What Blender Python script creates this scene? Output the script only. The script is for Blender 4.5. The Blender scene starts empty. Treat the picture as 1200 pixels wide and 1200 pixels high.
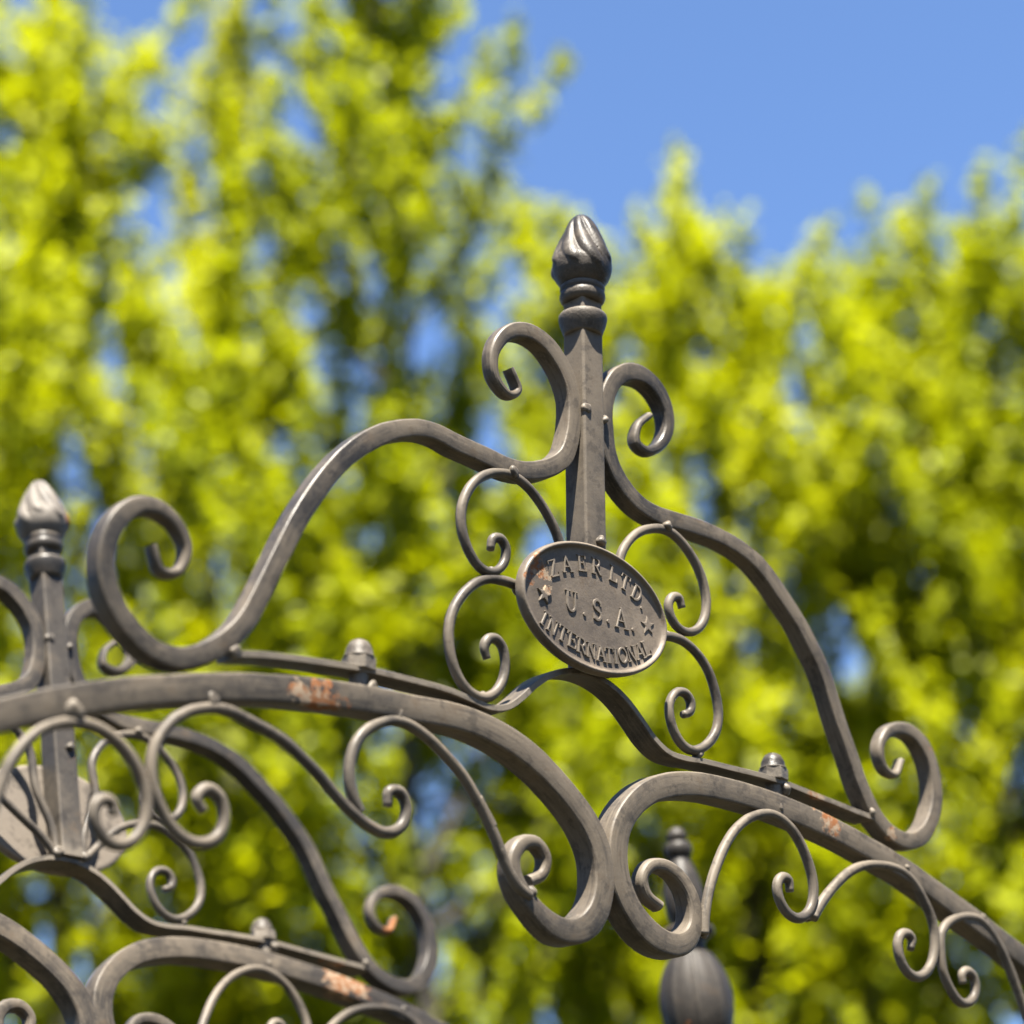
import bpy, math, random
import numpy as np
from mathutils import Matrix, Vector

R = math.radians
scene = bpy.context.scene
col = scene.collection

CURVES = {
    'arch_left': [(-0.6736, -0.6914), (-0.6565, -0.6837), (-0.6392, -0.6768), (-0.6216, -0.6705), (-0.6039, -0.6645), (-0.5862, -0.6585), (-0.5685, -0.6526), (-0.5506, -0.6471), (-0.5327, -0.6421), (-0.5146, -0.6373), (-0.4965, -0.6327), (-0.4784, -0.6282), (-0.4601, -0.6241), (-0.4418, -0.6204), (-0.4235, -0.6171), (-0.4050, -0.6140), (-0.3866, -0.6112), (-0.3680, -0.6088), (-0.3495, -0.6067), (-0.3309, -0.6050), (-0.3123, -0.6033), (-0.2936, -0.6019), (-0.2750, -0.6009), (-0.2563, -0.6002), (-0.2377, -0.5995), (-0.2190, -0.5984), (-0.2004, -0.5974), (-0.1817, -0.5972), (-0.1631, -0.5984), (-0.1445, -0.6010), (-0.1262, -0.6048), (-0.1083, -0.6100), (-0.0908, -0.6167), (-0.0740, -0.6249), (-0.0580, -0.6345), (-0.0425, -0.6449), (-0.0276, -0.6563), (-0.0141, -0.6692), (-0.0031, -0.6843), (0.0040, -0.7016), (0.0063, -0.7202), (0.0038, -0.7388), (-0.0036, -0.7560), (-0.0163, -0.7698), (-0.0333, -0.7777), (-0.0519, -0.7785), (-0.0693, -0.7723), (-0.0849, -0.7618), (-0.0990, -0.7492), (-0.1088, -0.7333), (-0.1080, -0.7152), (-0.0951, -0.7013), (-0.0766, -0.6991), (-0.0651, -0.7111), (-0.0696, -0.7277), (-0.0873, -0.7367)],
    'arch_right': [(0.0924, -0.7353), (0.0741, -0.7269), (0.0680, -0.7111), (0.0787, -0.6977), (0.0979, -0.6944), (0.1163, -0.7003), (0.1304, -0.7130), (0.1381, -0.7305), (0.1371, -0.7494), (0.1264, -0.7648), (0.1092, -0.7725), (0.0900, -0.7724), (0.0718, -0.7666), (0.0557, -0.7566), (0.0421, -0.7432), (0.0320, -0.7272), (0.0265, -0.7091), (0.0256, -0.6900), (0.0294, -0.6715), (0.0384, -0.6549), (0.0511, -0.6407), (0.0660, -0.6288), (0.0826, -0.6196), (0.1004, -0.6130), (0.1188, -0.6083), (0.1375, -0.6050), (0.1563, -0.6031), (0.1753, -0.6022), (0.1943, -0.6020), (0.2133, -0.6021), (0.2322, -0.6026), (0.2512, -0.6035), (0.2701, -0.6049), (0.2890, -0.6067), (0.3079, -0.6088), (0.3267, -0.6112), (0.3455, -0.6139), (0.3643, -0.6168), (0.3829, -0.6201), (0.4016, -0.6238), (0.4201, -0.6277), (0.4387, -0.6317), (0.4572, -0.6358), (0.4757, -0.6402), (0.4940, -0.6451), (0.5121, -0.6508), (0.5301, -0.6567), (0.5482, -0.6627), (0.5662, -0.6686), (0.5843, -0.6744), (0.6023, -0.6803), (0.6203, -0.6864), (0.6382, -0.6926), (0.6561, -0.6989), (0.6740, -0.7052), (0.6919, -0.7115)],
    's_left': [(-0.1088, -0.2133), (-0.0977, -0.2340), (-0.1124, -0.2431), (-0.1304, -0.2301), (-0.1336, -0.2073), (-0.1241, -0.1865), (-0.1067, -0.1718), (-0.0844, -0.1665), (-0.0622, -0.1714), (-0.0439, -0.1850), (-0.0303, -0.2036), (-0.0230, -0.2251), (-0.0235, -0.2478), (-0.0277, -0.2707), (-0.0366, -0.2913), (-0.0537, -0.3063), (-0.0743, -0.3167), (-0.0963, -0.3231), (-0.1190, -0.3247), (-0.1418, -0.3224), (-0.1646, -0.3206), (-0.1874, -0.3188), (-0.2100, -0.3155), (-0.2326, -0.3168), (-0.2547, -0.3236), (-0.2754, -0.3333), (-0.2945, -0.3458), (-0.3122, -0.3603), (-0.3285, -0.3764), (-0.3430, -0.3941), (-0.3562, -0.4128), (-0.3685, -0.4321), (-0.3798, -0.4520), (-0.3899, -0.4724), (-0.3999, -0.4931), (-0.4098, -0.5136), (-0.4197, -0.5343), (-0.4304, -0.5545), (-0.4444, -0.5726), (-0.4616, -0.5876), (-0.4813, -0.5994), (-0.5032, -0.6063), (-0.5256, -0.6045), (-0.5460, -0.5941), (-0.5634, -0.5790), (-0.5755, -0.5598), (-0.5805, -0.5376), (-0.5777, -0.5149), (-0.5673, -0.4944), (-0.5501, -0.4794), (-0.5279, -0.4760), (-0.5072, -0.4859), (-0.4959, -0.5057), (-0.5025, -0.5267), (-0.5216, -0.5302), (-0.5312, -0.5098)],
    's_right': [(0.0964, -0.2052), (0.0784, -0.2223), (0.0743, -0.2424), (0.0918, -0.2479), (0.1119, -0.2343), (0.1224, -0.2134), (0.1200, -0.1910), (0.1056, -0.1728), (0.0843, -0.1639), (0.0614, -0.1665), (0.0421, -0.1791), (0.0293, -0.1983), (0.0240, -0.2206), (0.0243, -0.2438), (0.0271, -0.2667), (0.0368, -0.2871), (0.0532, -0.3036), (0.0735, -0.3147), (0.0960, -0.3196), (0.1191, -0.3198), (0.1422, -0.3187), (0.1653, -0.3182), (0.1883, -0.3190), (0.2113, -0.3213), (0.2340, -0.3259), (0.2557, -0.3338), (0.2754, -0.3457), (0.2931, -0.3605), (0.3107, -0.3755), (0.3273, -0.3914), (0.3420, -0.4092), (0.3562, -0.4275), (0.3676, -0.4474), (0.3764, -0.4688), (0.3855, -0.4900), (0.3960, -0.5106), (0.4061, -0.5313), (0.4160, -0.5522), (0.4281, -0.5719), (0.4432, -0.5893), (0.4627, -0.6014), (0.4852, -0.6071), (0.5081, -0.6042), (0.5279, -0.5924), (0.5426, -0.5743), (0.5517, -0.5530), (0.5539, -0.5301), (0.5490, -0.5074), (0.5364, -0.4879), (0.5166, -0.4769), (0.4933, -0.4770), (0.4719, -0.4868), (0.4592, -0.5063), (0.4653, -0.5272), (0.4857, -0.5316), (0.4985, -0.5123)],
    'c_top_left': [(-0.0190, -0.5050), (-0.0195, -0.4932), (-0.0216, -0.4818), (-0.0252, -0.4707), (-0.0298, -0.4599), (-0.0347, -0.4492), (-0.0390, -0.4383), (-0.0417, -0.4271), (-0.0427, -0.4155), (-0.0431, -0.4037), (-0.0444, -0.3922), (-0.0480, -0.3813), (-0.0540, -0.3713), (-0.0613, -0.3621), (-0.0692, -0.3537), (-0.0780, -0.3462), (-0.0877, -0.3397), (-0.0984, -0.3349), (-0.1097, -0.3324), (-0.1213, -0.3326), (-0.1327, -0.3352), (-0.1435, -0.3398), (-0.1533, -0.3461), (-0.1619, -0.3539), (-0.1690, -0.3632), (-0.1745, -0.3735), (-0.1780, -0.3846), (-0.1789, -0.3963), (-0.1772, -0.4078), (-0.1731, -0.4186), (-0.1669, -0.4285), (-0.1585, -0.4370), (-0.1479, -0.4417), (-0.1365, -0.4406), (-0.1269, -0.4341), (-0.1206, -0.4238), (-0.1194, -0.4117), (-0.1265, -0.4035), (-0.1368, -0.4063), (-0.1399, -0.4180)],
    'c_low_left': [(-0.0225, -0.5090), (-0.0297, -0.5005), (-0.0374, -0.4929), (-0.0455, -0.4860), (-0.0540, -0.4796), (-0.0626, -0.4733), (-0.0713, -0.4668), (-0.0800, -0.4600), (-0.0888, -0.4536), (-0.0984, -0.4488), (-0.1089, -0.4466), (-0.1199, -0.4461), (-0.1308, -0.4467), (-0.1413, -0.4487), (-0.1513, -0.4526), (-0.1606, -0.4584), (-0.1690, -0.4654), (-0.1764, -0.4733), (-0.1828, -0.4820), (-0.1882, -0.4915), (-0.1919, -0.5016), (-0.1936, -0.5123), (-0.1935, -0.5232), (-0.1917, -0.5339), (-0.1884, -0.5443), (-0.1833, -0.5538), (-0.1761, -0.5620), (-0.1669, -0.5680), (-0.1563, -0.5707), (-0.1456, -0.5693), (-0.1360, -0.5638), (-0.1285, -0.5557), (-0.1234, -0.5462), (-0.1209, -0.5359), (-0.1209, -0.5247), (-0.1244, -0.5140), (-0.1331, -0.5079), (-0.1432, -0.5106), (-0.1481, -0.5202), (-0.1443, -0.5309)],
    'c_top_right': [(0.0190, -0.5050), (0.0190, -0.4934), (0.0210, -0.4822), (0.0246, -0.4714), (0.0296, -0.4608), (0.0348, -0.4504), (0.0393, -0.4397), (0.0420, -0.4288), (0.0424, -0.4175), (0.0413, -0.4059), (0.0405, -0.3944), (0.0417, -0.3834), (0.0460, -0.3731), (0.0526, -0.3636), (0.0604, -0.3551), (0.0691, -0.3479), (0.0787, -0.3422), (0.0893, -0.3379), (0.1004, -0.3347), (0.1118, -0.3335), (0.1229, -0.3351), (0.1334, -0.3395), (0.1431, -0.3458), (0.1517, -0.3533), (0.1592, -0.3617), (0.1653, -0.3713), (0.1697, -0.3819), (0.1721, -0.3931), (0.1722, -0.4045), (0.1697, -0.4157), (0.1644, -0.4258), (0.1564, -0.4340), (0.1462, -0.4392), (0.1347, -0.4405), (0.1241, -0.4368), (0.1160, -0.4284), (0.1132, -0.4171), (0.1187, -0.4072), (0.1293, -0.4053), (0.1340, -0.4154)],
    'c_low_right': [(0.0225, -0.5090), (0.0301, -0.5019), (0.0378, -0.4945), (0.0455, -0.4869), (0.0534, -0.4793), (0.0615, -0.4720), (0.0701, -0.4656), (0.0792, -0.4604), (0.0890, -0.4564), (0.0994, -0.4536), (0.1101, -0.4515), (0.1208, -0.4505), (0.1314, -0.4512), (0.1416, -0.4540), (0.1515, -0.4586), (0.1605, -0.4646), (0.1683, -0.4719), (0.1744, -0.4806), (0.1790, -0.4903), (0.1825, -0.5005), (0.1848, -0.5110), (0.1853, -0.5217), (0.1835, -0.5324), (0.1792, -0.5423), (0.1727, -0.5508), (0.1647, -0.5579), (0.1554, -0.5638), (0.1453, -0.5674), (0.1347, -0.5669), (0.1250, -0.5621), (0.1176, -0.5542), (0.1126, -0.5446), (0.1100, -0.5342), (0.1110, -0.5236), (0.1164, -0.5142), (0.1257, -0.5083), (0.1365, -0.5088), (0.1430, -0.5168), (0.1409, -0.5268), (0.1303, -0.5322)],
    'strap': [(-0.4428, -0.5901), (-0.4198, -0.5856), (-0.3966, -0.5823), (-0.3733, -0.5797), (-0.3500, -0.5775), (-0.3267, -0.5754), (-0.3033, -0.5735), (-0.2799, -0.5724), (-0.2565, -0.5721), (-0.2331, -0.5719), (-0.2098, -0.5718), (-0.1866, -0.5728), (-0.1631, -0.5759), (-0.1395, -0.5783), (-0.1173, -0.5728), (-0.0983, -0.5590), (-0.0808, -0.5433), (-0.0613, -0.5302), (-0.0397, -0.5212), (-0.0166, -0.5172), (0.0068, -0.5184), (0.0294, -0.5248), (0.0498, -0.5362), (0.0678, -0.5511), (0.0857, -0.5666), (0.1064, -0.5769), (0.1296, -0.5788), (0.1531, -0.5771), (0.1765, -0.5766), (0.1999, -0.5765), (0.2233, -0.5761), (0.2468, -0.5759), (0.2702, -0.5764), (0.2936, -0.5780), (0.3169, -0.5802), (0.3402, -0.5824), (0.3635, -0.5845), (0.3868, -0.5867), (0.4101, -0.5890), (0.4335, -0.5908)],
    'u_one': [(-0.6796, -0.7864), (-0.6766, -0.7776), (-0.6738, -0.7688), (-0.6710, -0.7599), (-0.6684, -0.7510), (-0.6657, -0.7421), (-0.6626, -0.7333), (-0.6586, -0.7250), (-0.6537, -0.7170), (-0.6482, -0.7095), (-0.6421, -0.7024), (-0.6352, -0.6962), (-0.6274, -0.6911), (-0.6189, -0.6872), (-0.6100, -0.6845), (-0.6009, -0.6828), (-0.5916, -0.6822), (-0.5823, -0.6831), (-0.5733, -0.6854), (-0.5647, -0.6890), (-0.5567, -0.6937), (-0.5494, -0.6995), (-0.5429, -0.7062), (-0.5374, -0.7137), (-0.5330, -0.7220), (-0.5300, -0.7307), (-0.5284, -0.7399), (-0.5288, -0.7492), (-0.5315, -0.7582), (-0.5364, -0.7662), (-0.5434, -0.7724), (-0.5521, -0.7759), (-0.5615, -0.7757), (-0.5698, -0.7716), (-0.5760, -0.7645), (-0.5795, -0.7557), (-0.5779, -0.7466), (-0.5703, -0.7412), (-0.5617, -0.7437), (-0.5606, -0.7526)],
    'u_two': [(-0.4706, -0.7353), (-0.4787, -0.7245), (-0.4689, -0.7149), (-0.4556, -0.7197), (-0.4495, -0.7338), (-0.4522, -0.7486), (-0.4624, -0.7590), (-0.4769, -0.7628), (-0.4915, -0.7602), (-0.5039, -0.7522), (-0.5135, -0.7408), (-0.5210, -0.7280), (-0.5254, -0.7139), (-0.5258, -0.6991), (-0.5221, -0.6848), (-0.5146, -0.6720), (-0.5045, -0.6610), (-0.4924, -0.6527), (-0.4786, -0.6471), (-0.4641, -0.6437), (-0.4494, -0.6432), (-0.4349, -0.6461), (-0.4204, -0.6495), (-0.4060, -0.6528), (-0.3920, -0.6573), (-0.3786, -0.6636), (-0.3656, -0.6710), (-0.3531, -0.6790), (-0.3412, -0.6877), (-0.3295, -0.6968), (-0.3172, -0.7051), (-0.3042, -0.7122), (-0.2905, -0.7180), (-0.2759, -0.7210), (-0.2615, -0.7183), (-0.2505, -0.7083), (-0.2469, -0.6933), (-0.2545, -0.6813), (-0.2680, -0.6828), (-0.2696, -0.6968)],
    'u_three': [(-0.3011, -0.7073), (-0.3073, -0.6988), (-0.3117, -0.6893), (-0.3141, -0.6790), (-0.3145, -0.6685), (-0.3128, -0.6582), (-0.3092, -0.6482), (-0.3037, -0.6393), (-0.2965, -0.6317), (-0.2879, -0.6256), (-0.2785, -0.6206), (-0.2687, -0.6170), (-0.2584, -0.6152), (-0.2478, -0.6158), (-0.2376, -0.6182), (-0.2278, -0.6217), (-0.2184, -0.6260), (-0.2089, -0.6313), (-0.1993, -0.6373), (-0.1906, -0.6431), (-0.1834, -0.6483), (-0.1769, -0.6538), (-0.1694, -0.6617), (-0.1596, -0.6731), (-0.1492, -0.6855), (-0.1425, -0.6936), (-0.1428, -0.6929), (-0.1497, -0.6841), (-0.1577, -0.6740), (-0.1605, -0.6706), (-0.1561, -0.6768), (-0.1475, -0.6887), (-0.1395, -0.7006), (-0.1340, -0.7098), (-0.1298, -0.7177), (-0.1249, -0.7263), (-0.1187, -0.7352), (-0.1115, -0.7432), (-0.1031, -0.7491), (-0.0933, -0.7529)],
    'v_one': [(0.1478, -0.7574), (0.1487, -0.7464), (0.1504, -0.7355), (0.1530, -0.7248), (0.1563, -0.7144), (0.1604, -0.7041), (0.1649, -0.6941), (0.1700, -0.6843), (0.1754, -0.6748), (0.1812, -0.6655), (0.1877, -0.6565), (0.1948, -0.6481), (0.2027, -0.6404), (0.2114, -0.6336), (0.2206, -0.6277), (0.2305, -0.6228), (0.2409, -0.6189), (0.2517, -0.6165), (0.2626, -0.6164), (0.2734, -0.6187), (0.2837, -0.6230), (0.2931, -0.6289), (0.3011, -0.6363), (0.3078, -0.6451), (0.3134, -0.6546), (0.3180, -0.6647), (0.3212, -0.6752), (0.3223, -0.6862), (0.3207, -0.6971), (0.3161, -0.7072), (0.3085, -0.7154), (0.2985, -0.7205), (0.2875, -0.7213), (0.2771, -0.7174), (0.2689, -0.7099), (0.2639, -0.6998), (0.2642, -0.6887), (0.2721, -0.6813), (0.2820, -0.6832), (0.2836, -0.6949)],
    'v_two': [(0.3191, -0.7179), (0.3259, -0.7091), (0.3331, -0.7007), (0.3408, -0.6928), (0.3490, -0.6853), (0.3574, -0.6781), (0.3661, -0.6712), (0.3751, -0.6647), (0.3846, -0.6589), (0.3945, -0.6538), (0.4048, -0.6498), (0.4155, -0.6467), (0.4264, -0.6446), (0.4374, -0.6433), (0.4484, -0.6426), (0.4596, -0.6426), (0.4706, -0.6438), (0.4813, -0.6467), (0.4914, -0.6517), (0.5003, -0.6583), (0.5080, -0.6662), (0.5149, -0.6749), (0.5212, -0.6842), (0.5260, -0.6942), (0.5282, -0.7050), (0.5279, -0.7162), (0.5256, -0.7272), (0.5213, -0.7374), (0.5149, -0.7463), (0.5062, -0.7535), (0.4959, -0.7583), (0.4849, -0.7591), (0.4745, -0.7551), (0.4665, -0.7473), (0.4617, -0.7371), (0.4612, -0.7259), (0.4669, -0.7164), (0.4779, -0.7134), (0.4864, -0.7186), (0.4828, -0.7303)],
    'v_three': [(0.5745, -0.7568), (0.5747, -0.7462), (0.5838, -0.7419), (0.5935, -0.7460), (0.5975, -0.7558), (0.5950, -0.7662), (0.5879, -0.7741), (0.5780, -0.7784), (0.5676, -0.7782), (0.5584, -0.7736), (0.5507, -0.7660), (0.5442, -0.7573), (0.5397, -0.7481), (0.5378, -0.7381), (0.5374, -0.7275), (0.5376, -0.7167), (0.5401, -0.7068), (0.5460, -0.6983), (0.5544, -0.6915), (0.5636, -0.6865), (0.5733, -0.6829), (0.5834, -0.6804), (0.5939, -0.6789), (0.6045, -0.6788), (0.6147, -0.6806), (0.6243, -0.6848), (0.6330, -0.6907), (0.6409, -0.6977), (0.6481, -0.7053), (0.6547, -0.7133), (0.6607, -0.7219), (0.6662, -0.7308), (0.6713, -0.7399), (0.6762, -0.7491), (0.6811, -0.7584), (0.6858, -0.7677), (0.6901, -0.7773), (0.6935, -0.7871), (0.6958, -0.7972), (0.6969, -0.8077)],
}
NEAR_MATRIX = ((1.000000, 0.000000, 0.000000, 0.000000), (0.000000, 0.993387, -0.114815, 0.000000), (0.000000, 0.114815, 0.993387, 2.854643), (0.000000, 0.000000, 0.000000, 1.000000))
FAR_MATRIX = ((0.999916, -0.012761, -0.002299, -0.145953), (0.012941, 0.993303, 0.114815, 0.826650), (0.000818, -0.114836, 0.993384, 2.841030), (0.000000, 0.000000, 0.000000, 1.000000))
CAMERA_MATRIX = ((0.727728, -0.243345, -0.641245, -1.627106), (-0.680960, -0.367967, -0.633162, -1.461680), (-0.081880, 0.897432, -0.433488, 1.460000), (0.000000, 0.000000, 0.000000, 1.000000))
FOCAL_PX = 2799.94

# ------------------------------------------------------------------ camera
cam_data = bpy.data.cameras.new('camera')
cam = bpy.data.objects.new('camera', cam_data)
col.objects.link(cam)
cam.matrix_world = Matrix(CAMERA_MATRIX)
cam_data.sensor_width = 36.0
cam_data.lens = 36.0 * FOCAL_PX / 1200.0
cam_data.clip_start = 0.05
cam_data.clip_end = 3000.0
cam_data.dof.use_dof = True
cam_data.dof.focus_distance = 2.41
cam_data.dof.aperture_fstop = 2.6
cam_data.dof.aperture_blades = 9
scene.camera = cam

# ------------------------------------------------------------------ sky and sun
SUN_EL = R(65.0)
SUN_AZ = math.atan2(-math.sin(R(34)), -math.cos(R(34)))
sun_dir = Vector((math.cos(SUN_EL) * math.sin(SUN_AZ), math.cos(SUN_EL) * math.cos(SUN_AZ), math.sin(SUN_EL)))
world = bpy.data.worlds.new('World')
scene.world = world
world.use_nodes = True
wn = world.node_tree
wn.nodes.clear()
sky = wn.nodes.new('ShaderNodeTexSky')
sky.sky_type = 'NISHITA'
sky.sun_disc = False
sky.sun_elevation = SUN_EL
sky.sun_rotation = SUN_AZ
sky.altitude = 2500.0
sky.air_density = 1.0
sky.dust_density = 0.25
sky.ozone_density = 6.0
bg = wn.nodes.new('ShaderNodeBackground')
bg.inputs['Strength'].default_value = 0.05
wo = wn.nodes.new('ShaderNodeOutputWorld')
wn.links.new(sky.outputs[0], bg.inputs['Color'])
wn.links.new(bg.outputs[0], wo.inputs['Surface'])

sun_data = bpy.data.lights.new('sun', 'SUN')
sun_data.energy = 5.0
sun_data.angle = R(0.53)
sun_data.color = (1.0, 0.93, 0.82)
sun = bpy.data.objects.new('sun', sun_data)
col.objects.link(sun)
sun.rotation_euler = sun_dir.to_track_quat('Z', 'Y').to_euler()
sun.location = (0, 0, 30)

scene.view_settings.view_transform = 'Standard'
scene.view_settings.look = 'None'
scene.view_settings.exposure = 2.7
scene.view_settings.gamma = 1.0
scene.view_settings.use_curve_mapping = False
scene.render.engine = 'CYCLES'
scene.cycles.use_denoising = True
scene.cycles.max_bounces = 5
scene.cycles.diffuse_bounces = 3
scene.cycles.transmission_bounces = 4


# ------------------------------------------------------------------ materials
class NT:
    """Small helper for node trees."""
    def __init__(self, name):
        self.m = bpy.data.materials.new(name)
        self.m.use_nodes = True
        self.t = self.m.node_tree
        self.t.nodes.clear()
        self.out = self.n('ShaderNodeOutputMaterial')

    def n(self, kind, **kw):
        nd = self.t.nodes.new(kind)
        for k, v in kw.items():
            if k in nd.inputs.keys():
                nd.inputs[k].default_value = v
            else:
                setattr(nd, k, v)
        return nd

    def l(self, a, b):
        self.t.links.new(a, b)

    def val(self, sock, x):
        if hasattr(x, 'links') or isinstance(x, bpy.types.NodeSocket):
            self.l(x, sock)
        else:
            sock.default_value = x

    def math(self, op, a, b=0.0, clamp=False):
        nd = self.n('ShaderNodeMath', operation=op, use_clamp=clamp)
        self.val(nd.inputs[0], a)
        self.val(nd.inputs[1], b)
        return nd.outputs[0]

    def noise(self, co, scale, detail=4.0, rough=0.55):
        nd = self.n('ShaderNodeTexNoise')
        nd.inputs['Scale'].default_value = scale
        nd.inputs['Detail'].default_value = detail
        nd.inputs['Roughness'].default_value = rough
        self.l(co, nd.inputs['Vector'])
        return nd.outputs['Fac']

    def step(self, x, lo, hi):
        nd = self.n('ShaderNodeMapRange', clamp=True)
        nd.interpolation_type = 'SMOOTHSTEP'
        self.l(x, nd.inputs[0])
        nd.inputs[1].default_value = lo
        nd.inputs[2].default_value = hi
        return nd.outputs[0]

    def mix(self, fac, a, b):
        nd = self.n('ShaderNodeMix', data_type='RGBA')
        self.val(nd.inputs[0], fac)
        for s, c in ((nd.inputs[6], a), (nd.inputs[7], b)):
            if isinstance(c, bpy.types.NodeSocket):
                self.l(c, s)
            else:
                s.default_value = (*c, 1.0)
        return nd.outputs[2]


def iron_material(name, spots=(), dark=(0.0175, 0.0165, 0.0160), dusty=(0.082, 0.0675, 0.0505), bias=0.0, bump=0.3, worn=0.55, dirt=0.45):
    """Weathered dark paint: worn grey brown film, dust, fine scratches, chips down to primer and rust."""
    k = NT(name)
    geo = k.n('ShaderNodeNewGeometry')
    pos = geo.outputs['Position']
    huge = k.noise(pos, 5.0, 3.0, 0.5)
    big = k.noise(pos, 16.0, 5.0, 0.6)
    mid = k.noise(pos, 70.0, 6.0, 0.65)
    fine = k.noise(pos, 420.0, 3.0, 0.6)
    speck = k.noise(pos, 900.0, 2.0, 0.5)
    f = k.math('ADD', k.math('MULTIPLY', huge, 0.50), k.math('ADD', k.math('MULTIPLY', big, 0.32), k.math('MULTIPLY', mid, 0.18)))
    film = k.step(f, 0.41 - bias, 0.61 - bias)
    c = k.mix(film, dark, dusty)
    c = k.mix(k.math('MULTIPLY', k.step(fine, 0.50, 0.72), 0.3), c, (0.085, 0.073, 0.059))
    brown = k.step(k.noise(pos, 32.0, 5.0, 0.7), 0.56, 0.70)
    c = k.mix(k.math('MULTIPLY', brown, 0.45), c, (0.050, 0.033, 0.019))
    dots = k.math('MULTIPLY', k.step(speck, 0.66, 0.72), 0.6)
    c = k.mix(dots, c, (0.15, 0.13, 0.10))
    wear = k.step(geo.outputs['Pointiness'], 0.52, 0.58)
    c = k.mix(k.math('MULTIPLY', wear, worn), c, (0.16, 0.138, 0.110))
    gr = k.n('ShaderNodeAttribute', attribute_name='grain')
    sc = k.n('ShaderNodeVectorMath', operation='MULTIPLY')
    k.l(gr.outputs['Vector'], sc.inputs[0])
    sc.inputs[1].default_value = (22.0, 330.0, 330.0)
    streak = k.noise(sc.outputs[0], 1.0, 4.0, 0.6)
    c = k.mix(k.math('MULTIPLY', k.step(streak, 0.53, 0.68), 0.42), c, (0.016, 0.015, 0.0145))
    c = k.mix(k.math('MULTIPLY', k.step(streak, 0.47, 0.34), 0.25), c, (0.13, 0.108, 0.080))
    grime = k.step(k.noise(pos, 38.0, 8.0, 0.72), 0.53, 0.60)
    c = k.mix(k.math('MULTIPLY', grime, dirt), c, (0.018, 0.016, 0.0145))
    # rub marks: pale worn flecks stretched along the bars
    flecks = k.math('MULTIPLY', k.step(k.noise(pos, 55.0, 7.0, 0.75), 0.65, 0.70), 0.6)
    c = k.mix(flecks, c, (0.15, 0.128, 0.10))
    rough = k.math('ADD', 0.36, k.math('MULTIPLY', film, 0.20))
    height = k.math('ADD', k.math('MULTIPLY', mid, 0.8), k.math('MULTIPLY', fine, 0.45))
    for (p, rad, tone) in spots:
        dist = k.n('ShaderNodeVectorMath', operation='DISTANCE')
        k.l(pos, dist.inputs[0])
        dist.inputs[1].default_value = p
        rag = k.math('MULTIPLY', k.math('SUBTRACT', k.noise(pos, 95.0, 6.0, 0.7), 0.5), 3.2)
        q = k.math('SUBTRACT', k.math('DIVIDE', dist.outputs['Value'], rad), rag)
        mask = k.math('SUBTRACT', 1.0, k.step(q, 0.72, 0.86))
        rust = k.step(k.noise(pos, 130.0, 5.0, 0.7), 0.46 - tone, 0.60 - tone)
        cc = k.mix(rust, (0.190, 0.146, 0.102), (0.140, 0.056, 0.021))
        c = k.mix(mask, c, cc)
        rough = k.math('MAXIMUM', rough, k.math('MULTIPLY', mask, 0.8))
        height = k.math('SUBTRACT', height, k.math('MULTIPLY', mask, 1.2))
    bp = k.n('ShaderNodeBump')
    bp.inputs['Strength'].default_value = bump
    bp.inputs['Distance'].default_value = 0.0012
    k.l(height, bp.inputs['Height'])
    b = k.n('ShaderNodeBsdfPrincipled')
    k.l(c, b.inputs['Base Color'])
    k.l(rough, b.inputs['Roughness'])
    k.l(bp.outputs[0], b.inputs['Normal'])
    b.inputs['Metallic'].default_value = 0.0
    b.inputs['Specular IOR Level'].default_value = 0.16
    k.l(b.outputs[0], k.out.inputs['Surface'])
    return k.m


def leaf_material(name, young, old):
    k = NT(name)
    at = k.n('ShaderNodeAttribute', attribute_name='tint')
    c = k.mix(at.outputs['Fac'], old, young)
    d = k.n('ShaderNodeBsdfDiffuse')
    t = k.n('ShaderNodeBsdfTranslucent')
    g = k.n('ShaderNodeBsdfGlossy')
    g.inputs['Roughness'].default_value = 0.45
    k.l(c, d.inputs['Color'])
    tc = k.mix(0.7, c, young)
    k.l(tc, t.inputs['Color'])
    m1 = k.n('ShaderNodeMixShader')
    m1.inputs[0].default_value = 0.55
    k.l(d.outputs[0], m1.inputs[1])
    k.l(t.outputs[0], m1.inputs[2])
    m2 = k.n('ShaderNodeMixShader')
    m2.inputs[0].default_value = 0.012
    k.l(m1.outputs[0], m2.inputs[1])
    k.l(g.outputs[0], m2.inputs[2])
    k.l(m2.outputs[0], k.out.inputs['Surface'])
    return k.m


def bark_material():
    k = NT('bark')
    pos = k.n('ShaderNodeNewGeometry').outputs['Position']
    c = k.mix(k.noise(pos, 18.0, 6.0), (0.012, 0.011, 0.009), (0.040, 0.034, 0.026))
    b = k.n('ShaderNodeBsdfPrincipled', Roughness=0.9)
    k.l(c, b.inputs['Base Color'])
    k.l(b.outputs[0], k.out.inputs['Surface'])
    return k.m


def ground_material():
    k = NT('lawn')
    pos = k.n('ShaderNodeNewGeometry').outputs['Position']
    c = k.mix(k.step(k.noise(pos, 0.7, 6.0), 0.35, 0.65), (0.012, 0.010, 0.0015), (0.020, 0.0145, 0.0025))
    c = k.mix(k.math('MULTIPLY', k.noise(pos, 40.0, 4.0), 0.4), c, (0.014, 0.012, 0.002))
    b = k.n('ShaderNodeBsdfPrincipled', Roughness=0.95)
    k.l(c, b.inputs['Base Color'])
    k.l(b.outputs[0], k.out.inputs['Surface'])
    return k.m


# ------------------------------------------------------------------ mesh helpers
def link(name, mesh, parent=None, matrix=None, mat=None):
    o = bpy.data.objects.new(name, mesh)
    col.objects.link(o)
    if mat is not None and not mesh.materials:
        mesh.materials.append(mat)
    if parent is not None:
        o.parent = parent
    if matrix is not None:
        o.matrix_basis = matrix
    return o


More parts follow.
